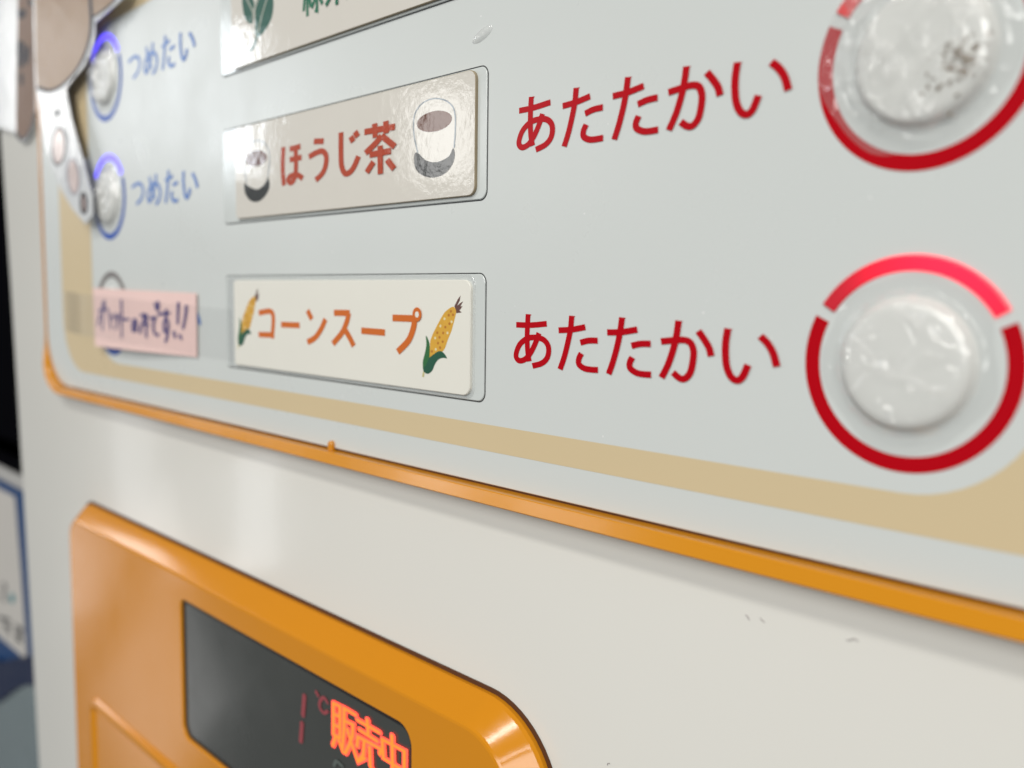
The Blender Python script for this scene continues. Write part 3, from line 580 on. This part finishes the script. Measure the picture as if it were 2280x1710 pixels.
# orange coin unit with its display
QU0, QU1, QV0, QV1 = -8.42, 8.84, 5.87, 24.0
o0 = rrect(QU0, QV0, QU1, QV1, (0.75, 1.30, 1.3, 1.3), 14)
o1 = rrect(QU0 - 0.05, QV0 - 0.05, QU1 + 0.05, QV1, (0.78, 1.34, 1.3, 1.3), 14)
fi = rrect(QU0 + 0.34, QV0 + 0.34, QU1 - 0.36, QV1 - 0.34, (0.55, 0.96, 1.0, 1.0), 14)
fi2 = inset(fi, 0.04)
SU0, SU1, SV0, SV1 = -1.47, 6.33, 6.70, 9.68
h0 = rrect(SU0 - 0.03, SV0 - 0.03, SU1 + 0.03, SV1 + 0.03, (0.2, 0.33, 0.3, 0.3), 14)
h1 = rrect(SU0, SV0, SU1, SV1, (0.18, 0.30, 0.28, 0.28), 14)
mid = inset(h0, -0.04)
V, F = loft([(o0, bw - 0.01), (o0, 0.02), (inset(o0, 0.03), -0.03), (inset(fi, -0.03), -0.37), (fi, -0.392), (fi2, -0.40), (h0, -0.40), (h1, -0.37), (h1, -0.30)])
unit = link('coin_unit', mesh_from(V, F), M['orange'], vm, smooth=True)
unit.data.set_sharp_from_angle(angle=math.radians(9))
V, F = loft([(inset(o1, -0.02), bw - 0.004), (inset(o1, -0.02), bw - 0.02), (inset(o0, -0.003), bw - 0.02)])
link('seam_shade', mesh_from(V, F), M['seam_shade'], unit)  # dark band painting the shade where the coin unit meets the body
V, F = loft([(inset(h1, 0.002), -0.345), (inset(h1, 0.07), -0.345)])
link('display_bezel', face_camera(mesh_from(V, F)), M['bezel'], unit)
V, F = plate_geo(inset(h1, 0.004), -0.30, -0.335)
link('display', mesh_from(V, F), M['screen'], unit)
strokes_obj('display_lettering', D['onsale'], 0.150, 0.090, -0.350, M['neonrim'], unit, smooth=False, round_cap=True)
strokes_obj('display_lettering', D['onsale'], 0.07, 0.042, -0.364, M['neon'], unit, smooth=False, round_cap=True)
strokes_obj('display_digit', D['dim'][:2], 0.12, 0.09, -0.350, M['dimred'], unit, round_cap=True)
strokes_obj('display_symbol', D['dim'][2:], 0.08, 0.06, -0.350, M['dimred'], unit, round_cap=True)
strokes_obj('display_symbol', D['ghost'], 0.08, 0.06, -0.350, M['ghost'], unit, round_cap=True)
# raised lip of the pocket in the lower part of the coin unit
lp = rrect(-6.9, 10.55, 8.0, 20.0, 0.45, 12)
V, F = loft([(lp, -0.398), (inset(lp, 0.05), -0.47), (inset(lp, 0.16), -0.485), (inset(lp, 0.26), -0.44), (inset(lp, 0.34), -0.36)], close_last=True)
link('pocket_lip', mesh_from(V, F), M['orange'], unit)

# ------------------------------------------------------------------ drink name cards
CW0, CW1 = -0.0195, -0.066
def card(name, label, base, pts, face, edge_m):
    t = thing(name, label, 'label card', base, 'drink name cards on the selection panel')
    V, F = plate_geo(pts, CW0, CW1, 0.006)
    link('card_core', mesh_from(V, F), edge_m, t)
    link('card_face', sheet(inset(pts, 0.008), CW1 - 0.0015), face, t)
    return t
WP = CW1 - 0.003
# corn soup
pts = rrect(0.45, 0.09, 7.21, 1.685, (0.06, 0.14, 0.14, 0.06), 6)
cc = card('drink_card', 'cream card with orange lettering between two ears of corn', (3.8, 1.7, 0), pts, M['card_cream'], M['card_cream'])
lamp = rrect(0.12, 0.02, 7.262, 1.735, (0.10, 0.14, 0.16, 0.10), 6)
V, F = plate_geo(inset(lamp, 0.0), -0.0192, -0.034, 0.006)
link('clear_sleeve', mesh_from(V, F), M['laminate'], cc)
strokes_obj('lettering', [s for g in D['corn'] for s in g], 0.125, 0.100, WP, M['orangeprint'], cc)
cr_u, cr_v = D['corn_ring']
V, F = arc_band(cr_u, cr_v, 0.045, 0.105, 0, 360, WP - 0.012, 28)
link('lettering', face_camera(mesh_from(V, F)), M['orangeprint'], cc)
link('lettering', sheet(ellipse(cr_u, cr_v, 0.047, 0.047), WP - 0.0115), M['card_cream'], cc)
aR, tR = [Vector(p) for p in D['corn_anchor']['R']]; aL, tL = [Vector(p) for p in D['corn_anchor']['L']]
def corn_map(which):
    if which == 'R': return lambda p: (p[0], p[1])
    su = (tL.x - aL.x) / (tR.x - aR.x); sv = (tL.y - aL.y) / (tR.y - aR.y)
    return lambda p: (aL.x + (p[0] - aR.x) * su, aL.y + (p[1] - aR.y) * sv)
for which in 'RL':
    f = corn_map(which); cp = D['cornpic']
    cob = link('corn_cob', sheet([f(p) for p in smooth_closed(cp['cob'], 3)], WP), M['cob'], cc)
    for nm, key, mk, dz in (('silk', 'silk', 'silk', 0.0006), ('husk', 'leaf1', 'husk1', 0.0010), ('husk', 'leaf2', 'husk2', 0.0016), ('stem', 'stem', 'stem', 0.0004)):
        pp = cp[key] if key in ('silk', 'stem') else smooth_closed(cp[key], 3)
        link(nm, sheet([f(p) for p in pp], WP - dz), M[mk], cob)
    for nm, key, mk in (('kernel_mark', 'dark', 'kernel_dark'), ('kernel_mark', 'light', 'kernel_light')):
        V, F = [], []
        for i, p in enumerate(cp[key]):
            q = f(p); e = ellipse(q[0], q[1], 0.024, 0.020, 10); b = len(V)
            V += [(x, y, WP - 0.0006) for x, y in e]; F.append(tuple(range(b, b + 10)))
        link(nm, face_camera(mesh_from(V, F)), M[mk], cob)
# roasted tea
pts = rrect(0.59, -2.70, 7.275, -1.045, (0.08, 0.13, 0.13, 0.10), 6)
hc = card('drink_card', 'laminated beige card with rust lettering between two cups of brown tea', (3.8, -1.04, 0), pts, M['card_grey'], M['core'])
strokes_obj('lettering', [s for g in D['hoji'] for s in g], 0.135, 0.092, WP - 0.001, M['rust'], hc)
for key in ('cupR', 'cupL'):
    c = D[key]
    cup = link('tea_cup', sheet(smooth_closed(c['body'], 3), WP), M['cupwhite'], hc)
    link('saucer', sheet(smooth_closed(c['base'], 3), WP - 0.0008), M['saucer'], cup)
    link('tea', sheet(c['tea'], WP - 0.0008), M['teabrown'], cup)
    strokes_obj('cup_outline', [c['line']], 0.028, 0.018, WP - 0.0012, M['cupline'], cup)
# green tea
pts = rrect(0.52, -5.42, 7.25, -3.765, (0.10, 0.13, 0.13, 0.10), 6)
gc = card('drink_card', 'laminated beige card with dark green tea leaf and green lettering at top edge', (3.8, -3.76, 0), pts, M['card_grey'], M['core'])
tl = D['tealeaf']
lf = link('tea_leaf', sheet(smooth_closed(tl['right'], 3), WP), M['leafgreen'], gc)
link('leaflet', sheet(smooth_closed(tl['left'], 3), WP - 0.0008), M['leafgreen'], lf)
link('stem', sheet(smooth_closed(tl['stem'], 2), WP - 0.0012), M['leafgreen'], lf)
strokes_obj('vein', tl['veins'], 0.05, 0.03, WP - 0.002, M['vein'], lf)
# characters for green tea, stroke by stroke in a unit box (x right, y down)
midori = [[(0.22, 0.02), (0.10, 0.17), (0.30, 0.20)], [(0.34, 0.12), (0.20, 0.30), (0.08, 0.42), (0.40, 0.40)], [(0.33, 0.33), (0.42, 0.48)], [(0.25, 0.42), (0.25, 1.0)], [(0.12, 0.58), (0.07, 0.86)], [(0.36, 0.58), (0.41, 0.82)],
          [(0.55, 0.08), (0.88, 0.08), (0.86, 0.36)], [(0.55, 0.22), (0.86, 0.22)], [(0.46, 0.38), (1.0, 0.38)], [(0.72, 0.40), (0.72, 0.96), (0.62, 0.93)], [(0.52, 0.50), (0.64, 0.60)], [(0.66, 0.66), (0.46, 0.86)], [(0.94, 0.48), (0.80, 0.60)], [(0.76, 0.56), (0.98, 0.86)]]
cha_pts = [p for s in D['hoji'][3] for p in s]
cu0, cu1 = min(p[0] for p in cha_pts), max(p[0] for p in cha_pts); cv0, cv1 = min(p[1] for p in cha_pts), max(p[1] for p in cha_pts)
gu, gv, gw, gh = 2.98, -4.92, 0.62, 0.72
gs = [[(gu + x * gw, gv + y * gh) for x, y in s] for s in midori]
gs += [[(gu + 0.66 + (p[0] - cu0) / (cu1 - cu0) * 0.68, gv + 0.02 + (p[1] - cv0) / (cv1 - cv0) * 0.70) for p in s] for s in D['hoji'][3]]
strokes_obj('lettering', gs, 0.075, 0.062, WP - 0.001, M['greentext'], gc, smooth=False)

# ------------------------------------------------------------------ pink note and its tape
nt_ = thing('paper_note', 'pink paper note with navy handwriting taped over the lowest blue button', 'note', (-4.1, 1.7, 0))
npts = D['note']
def warp_sheet(q, w, nu=24, nv=8, amp=0.02, lift=0.0, thick=0.008, seed=0.0, single=False):
    a, b, c, d = [Vector(p) for p in q]; V, F = [], []
    for side in ((0,) if single else (0, 1)):
        for i in range(nv + 1):
            for j in range(nu + 1):
                s, t = j / nu, i / nv
                p = (a * (1 - s) + b * s) * (1 - t) + (d * (1 - s) + c * s) * t
                # the note rides over the button underneath it
                dist = math.hypot(p.x - UB, p.y - VC)
                h = 0.15 * max(0.0, min(1.0, (1.15 - dist) / 0.5))
                h = h * h * (3 - 2 * h / 0.15) / 0.15 if h > 0 else 0
                z = w - h * lift - amp * (0.5 + 0.5 * noise.noise(Vector((p.x * 0.9 + seed, p.y * 1.1, seed)))) - side * thick
                V.append((p.x, p.y, z))
    n = (nu + 1) * (nv + 1)
    for side in ((0,) if single else (0, 1)):
        for i in range(nv):
            for j in range(nu):
                k = side * n + i * (nu + 1) + j
                F.append((k, k + 1, k + nu + 2, k + nu + 1))
    rim = [j for j in range(nu + 1)] + [i * (nu + 1) + nu for i in range(1, nv + 1)] + [nv * (nu + 1) + j for j in range(nu - 1, -1, -1)] + [i * (nu + 1) for i in range(nv - 1, 0, -1)]
    for i in range(0 if single else len(rim)):
        p, q2 = rim[i], rim[(i + 1) % len(rim)]
        F.append((p, q2, n + q2, n + p))
    return V, F
def note_w(u):
    return -0.035 - 0.125 * max(0.0, min(1.0, (-1.6 - u) / 2.6))
def over(u, v):                                   # height of the tape: on the panel, up over the note, down again
    e = max(0.0, min(1.0, (u + 9.05) / 2.0)); e = e * e * (3 - 2 * e); f = max(0.0, min(1.0, (0.1 - u) / 1.3))
    return -0.012 + (note_w(u) - 0.012) * min(e, f)
V, F = warp_sheet(npts, 0.0, amp=0.004, lift=0.0, thick=0.006)
V = [(u, v, w + note_w(u)) for u, v, w in V]
link('paper', mesh_from(V, F), M['pink'], nt_, smooth=False)
V, F = stroke_geo(D['hand'], 0.125, 0.070, 0.0, taper=lambda t: 1.0 - 0.25 * t, round_cap=True, step=0.0004)
V = [(u, v, w + note_w(u) - 0.013) for u, v, w in V]
link('handwriting', face_camera(mesh_from(V, F)), M['ink'], nt_)
tq = [(-9.05, 0.36), (0.28, 0.64), (0.31, 1.64), (-8.95, 1.40)]
V, F = warp_sheet(tq, -0.010, nu=70, nv=12, amp=0.010, lift=0.0, thick=0.0, seed=3.1, single=True)
V = [(u, v, w + over(u, v)) for u, v, w in V]
tp = link('clear_tape', mesh_from(V, F), M['tape'], None, smooth=True)
tag(tp, 'wide strip of clear tape holding the pink note', 'tape')

# ------------------------------------------------------------------ clear film stuck over the buttons
def film_patch(cu, cv, rad, seed, wrinkle, material, label, rings=70, segs=160, lobes=0.10, dome_at=(0, 0), folds=()):
    V, F = [], []
    def fold_h(x, y):
        h = 0.0
        for (pl, wd, ht) in folds:
            for (x0, y0), (x1, y1) in zip(pl, pl[1:]):
                vx, vy = x1 - x0, y1 - y0
                s = max(0.0, min(1.0, ((x - x0) * vx + (y - y0) * vy) / (vx * vx + vy * vy)))
                wob = 0.018 * noise.noise(Vector((x * 9, y * 9, seed)))
                e = math.hypot(x - x0 - s * vx, y - y0 - s * vy) + wob
                h = max(h, ht * math.exp(-(e / wd) ** 2))
        return h
    def hgt(x, y):
        d = math.hypot(x, y)
        dd = math.hypot(x - dome_at[0], y - dome_at[1])
        t = max(0.0, min(1.0, (0.70 - dd) / 0.17)); dome = 0.122 * (t * t * (3 - 2 * t)) ** 0.7 if t > 0 else 0.0
        p = Vector((x * 2.6 + seed, y * 2.6 - seed, seed * 0.7))
        q = p + Vector((noise.noise(p * 0.9), noise.noise(p * 0.9 + Vector((7, 3, 1))), 0)) * 0.9
        ridge = (1.0 - abs(noise.noise(q))) ** 14 + 0.6 * (1.0 - abs(noise.noise(q * 2.1 + Vector((3, 1, 5))))) ** 16
        fine = noise.noise(p * 4.0) * 0.25
        env = max(0.0, 1 - (d / rad) ** 4)
        return dome + 0.012 + fold_h(x, y) + wrinkle * (0.55 * ridge + 0.22 * fine + 0.12) * env
    V.append((cu, cv, -hgt(0, 0)))
    for i in range(1, rings + 1):
        for k in range(segs):
            a = 2 * math.pi * k / segs
            rr = rad * (1 + lobes * noise.noise(Vector((math.cos(a) * 1.7 + seed, math.sin(a) * 1.7, seed)))) * i / rings
            x, y = rr * math.cos(a), rr * math.sin(a)
            V.append((cu + x, cv + y, -hgt(x, y)))
    for k in range(segs):
        F.append((0, 1 + k, 1 + (k + 1) % segs))
    for i in range(rings - 1):
        for k in range(segs):
            j = (k + 1) % segs
            F.append((1 + i * segs + k, 1 + i * segs + j, 1 + (i + 1) * segs + j, 1 + (i + 1) * segs + k))
    me = mesh_from(V, F); face_camera(me)
    o = link('film_patch', me, material, None, smooth=True)
    tag(o, label, 'film', 'clear film patches over the buttons')
    return o
film_patch(UR + 0.0, VC, 0.82, 2.3, 0.065, M['wrap2'], 'thin clear film over the red-ringed button with the glowing lamp', rings=110, segs=220,
           folds=(([(-0.34, 0.02), (0.02, 0.12), (0.42, 0.22)], 0.022, 0.035), ([(-0.45, -0.22), (-0.27, -0.06), (0.05, -0.10)], 0.018, 0.032), ([(0.08, -0.57), (0.10, -0.45), (0.16, -0.30)], 0.020, 0.035),
                  ([(-0.30, -0.20), (-0.18, -0.26)], 0.016, 0.022), ([(0.22, -0.11), (0.36, -0.10)], 0.012, 0.018), ([(-0.50, -0.30), (-0.38, -0.44), (-0.20, -0.50)], 0.02, 0.025)))
f1 = film_patch(UR - 0.10, VC - ROW - 0.08, 0.90, 5.1, 0.15, M['wrap'], 'crumpled dirty film over the red-ringed button at top right corner', dome_at=(0.10, 0.08), rings=110, segs=240,
                folds=(([(0.30, -0.36), (0.05, -0.10), (-0.29, 0.23)], 0.026, 0.055), ([(0.30, -0.36), (0.40, -0.20), (0.46, -0.04)], 0.026, 0.05), ([(-0.48, 0.06), (-0.40, -0.02), (-0.28, 0.02), (-0.26, 0.14)], 0.018, 0.035),
                       ([(-0.05, 0.06), (0.14, -0.10)], 0.02, 0.035), ([(-0.52, -0.30), (-0.34, -0.42), (-0.10, -0.48)], 0.022, 0.045), ([(0.05, 0.24), (0.18, 0.22)], 0.018, 0.025), ([(-0.55, 0.30), (-0.42, 0.50), (-0.25, 0.62)], 0.02, 0.03), ([(0.50, -0.44), (0.60, -0.30), (0.62, -0.15)], 0.02, 0.035)))
film_patch(UB, VC - ROW, 0.80, 8.7, 0.15, M['wrap'], 'crumpled clear film on the blue-ringed button above the pink note')
film_patch(UB, VC - 2 * ROW, 0.80, 11.9, 0.16, M['wrap'], 'crumpled clear film on the upper blue-ringed button beside the tan cut-out')
# dirt trapped under the film of the top right button
rnd = random.Random(4)
V, F = [], []
spots = [(0.33, 0.06, 0.05, 0.04), (0.42, 0.13, 0.055, 0.035), (0.28, 0.17, 0.045, 0.03), (0.38, 0.22, 0.05, 0.03), (0.29, 0.55, 0.022, 0.028), (0.18, 0.33, 0.03, 0.02), (0.05, 0.36, 0.02, 0.015)]
for k in range(70):
    spots.append((rnd.gauss(0.34, 0.12), rnd.gauss(0.13, 0.13), rnd.uniform(0.006, 0.026), rnd.uniform(0.006, 0.022)))
for i, (dx, dy, rx, ry) in enumerate(spots):
    b = len(V); n = 9; cx, cy = UR + dx, VC - ROW + dy
    d = math.hypot(dx, dy); w = -0.1195 - 0.0004 * i / len(spots) if d < 0.5 else -0.112
    V.append((cx, cy, w - 0.004))
    for k in range(n):
        a = 2 * math.pi * k / n; s = rnd.uniform(0.5, 1.3)
        V.append((cx + rx * s * math.cos(a), cy + ry * s * math.sin(a), w))
    for k in range(n): F.append((b, b + 1 + k, b + 1 + (k + 1) % n))
link('dirt_specks', mesh_from(V, F), M['dirt'], f1)

# drop of clear adhesive on the panel
def drop(cu, cv, a_, b_, ang, h):
    V, F = [], []; n = 24; R = 8
    V.append((cu, cv, -h))
    for i in range(1, R + 1):
        t = i / R
        for k in range(n):
            a = 2 * math.pi * k / n
            x, y = a_ * t * math.cos(a), b_ * t * math.sin(a)
            V.append((cu + x * math.cos(ang) - y * math.sin(ang), cv + x * math.sin(ang) + y * math.cos(ang), -0.002 - h * (1 - t ** 3)))
    for k in range(n): F.append((0, 1 + k, 1 + (k + 1) % n))
    for i in range(R - 1):
        for k in range(n):
            j = (k + 1) % n
            F.append((1 + i * n + k, 1 + i * n + j, 1 + (i + 1) * n + j, 1 + (i + 1) * n + k))
    return mesh_from(V, F)
tag(link('adhesive_drop', drop(7.33, -3.14, 0.21, 0.075, math.radians(-18), 0.035), M['gel'], None, smooth=True), 'small oval drop of clear adhesive above the tea cup card', 'drop')

# lint on the white body
def fibre(pts, r, label):
    q = smooth_open(pts, 5); V, F = [], []
    for i, p in enumerate(q):
        a = Vector(q[max(0, i - 1)]).to_2d(); b = Vector(q[min(len(q) - 1, i + 1)]).to_2d()
        d = (b - a).normalized(); nn = Vector((-d.y, d.x))
        for k in range(5):
            an = 2 * math.pi * k / 5
            V.append((p[0] + nn.x * r * math.cos(an), p[1] + nn.y * r * math.cos(an), bw - r - 0.001 + r * math.sin(an)))
    for i in range(len(q) - 1):
        for k in range(5):
            j = (k + 1) % 5
            F.append((i * 5 + k, i * 5 + j, (i + 1) * 5 + j, (i + 1) * 5 + k))
    return tag(link('lint_fibre', mesh_from(V, F), M['fibre'], None), label, 'lint')

# ------------------------------------------------------------------ laminated cut-outs at the upper left
ca = D['cutA']
ta = thing('paper_cutout', 'tan rounded laminated paper cut-out with white tail overlapping the panel', 'cut-out', (-8, -1.3, -0.2))
ol = ca['outline']
V, F = plate_geo(ol, -0.262, -0.292, 0.0)
link('white_sheet', mesh_from(V, F), M['cutwhite'], ta)
ds = link('tan_disc', sheet(ca['disc'], -0.2945), M['kraft'], ta)
strokes_obj('disc_outline', [ca['edge']], 0.22, 0.085, -0.2965, M['outline'], ds)
lb = link('tan_lobe', sheet(ca['lobe'], -0.2945), M['kraft'], ta)
strokes_obj('lobe_outline', [ca['lobe_edge']], 0.13, 0.06, -0.2965, M['outline'], lb)
for key, mk, lk in (('oval1', 'ovalpink', 'outline'), ('oval2', 'ovalpink', 'ovalline'), ('oval3', 'ovalpink', 'mark')):
    ov = link('oval_print', sheet(ca[key], -0.2945), M[mk], ta)
    strokes_obj('oval_outline', [ca[key] + ca[key][:1]], 0.13 if key != 'oval3' else 0.18, 0.05, -0.2955, M[lk], ov, smooth=False)
link('dark_mark', sheet(ca['mark'], -0.2945), M['mark'], ta)
# stand-off pads behind the cut-out, fixing it to the panel
for (pu, pv) in ((-8.6, -6.2), (-7.4, -2.6)):
    V, F = plate_geo(rrect(pu - 0.4, pv - 0.3, pu + 0.4, pv + 0.3, 0.08, 4), -0.004, -0.2615)
    link('foam_pad', mesh_from(V, F), M['cutwhite'], ta)
cb = D['cutB']
tb = thing('paper_cutout', 'dark brown laminated cut-out on the white body left of the trim', 'cut-out', (-12, -3.9, 0))
V, F = plate_geo(cb['film'], 0.095, -0.026)
link('white_sheet', mesh_from(V, F), M['cutwhite'], tb)
br = link('brown_figure', sheet(cb['brown'], -0.0285), M['brown'], tb)
strokes_obj('figure_outline', [cb['edge']], 0.22, 0.09, -0.0305, M['outline'], br)
for i, p in enumerate(cb['marks']):
    link('dark_mark', sheet(smooth_closed(p, 3), -0.0300 - 0.0005 * i), M['mark'], br)

# ------------------------------------------------------------------ what stands beyond the left edge
nb = thing('neighbouring_appliance', 'grey appliance with black glass front beyond the machine edge', 'appliance', (-32, 40, 20))
def slab(u0, v0, u1, v1, w0, w1):
    return plate_geo(rrect(u0, v0, u1, v1, 0.3, 3), w0, w1, 0.05)
V, F = slab(-60, -30, -17.5, 40, 40, 3.30); link('housing', mesh_from(V, F), M['n_grey'], nb)
V, F = slab(-58, -28, -19.0, 8.10, 3.25, 3.10); gl = link('glass_front', mesh_from(V, F), M['n_black'], nb)
V, F = slab(-58, 6.85, -19.2, 7.15, 3.09, 2.95); link('rail', mesh_from(V, F), M['n_rail'], gl)
no = thing('notice_sign', 'blue bordered notice with dark writing on the grey appliance', 'notice', (-28, 17, 3))
V, F = plate_geo([(-44, 8.85), (-19.5, 8.80), (-19.5, 17.2), (-44, 18.4)], 3.24, 3.12, 0.02); link('blue_board', mesh_from(V, F), M['n_blue'], no)
pw = [(-43, 9.25), (-25.5, 9.16), (-25.1, 12.0), (-24.65, 16.12), (-43, 16.5)]
V, F = plate_geo(pw, 3.118, 3.09); pa = link('paper', mesh_from(V, F), M['n_paper'], no)
strokes_obj('writing', D['neigh']['txt'], 0.34, 0.16, 3.085, M['n_ink'], pa)
link('printed_dot', sheet(D['neigh']['dot'], 3.084), M['n_teal'], pa)
ny = thing('plastic_bin', 'teal grey plastic bin with navy rim below the blue notice', 'bin', (-30, 34, 0))
edge_hi = smooth_open([(-45, 18.6), (-36, 18.5), (-29.0, 17.4), (-24.6, 15.9), (-19.5, 14.6)], 6)
edge_lo = smooth_open([(-45, 24.0), (-36, 22.2), (-28.6, 19.3), (-24.0, 16.9), (-19.5, 15.6)], 6)
V, F = plate_geo(edge_hi + edge_lo[::-1], 3.08, 2.70, 0.0)
link('rim', mesh_from(V, F), M['n_navy'], ny)
V, F = plate_geo([(u, v - 0.3) for u, v in edge_lo] + [(-19.5, 34), (-45, 34)], 3.10, 2.80, 0.0)
link('wall', mesh_from(V, F), M['n_tray'], ny)

fibre([[12.673, 3.63], [12.709, 3.622], [12.737, 3.599], [12.764, 3.597], [12.792, 3.61]], 0.005, 'curled grey lint fibre on the white body under the orange trim at right')
fibre([[11.54, 3.678], [11.561, 3.688], [11.586, 3.721]], 0.005, 'short slanted lint fibre on the white body, upper of a close pair')
fibre([[11.716, 3.662], [11.74, 3.685], [11.769, 3.695]], 0.005, 'short slanted lint fibre on the white body, right of a close pair')
fibre([[9.681, 6.109], [9.688, 6.084], [9.718, 6.072]], 0.005, 'tiny hooked lint fibre at the bottom edge beside the coin unit')
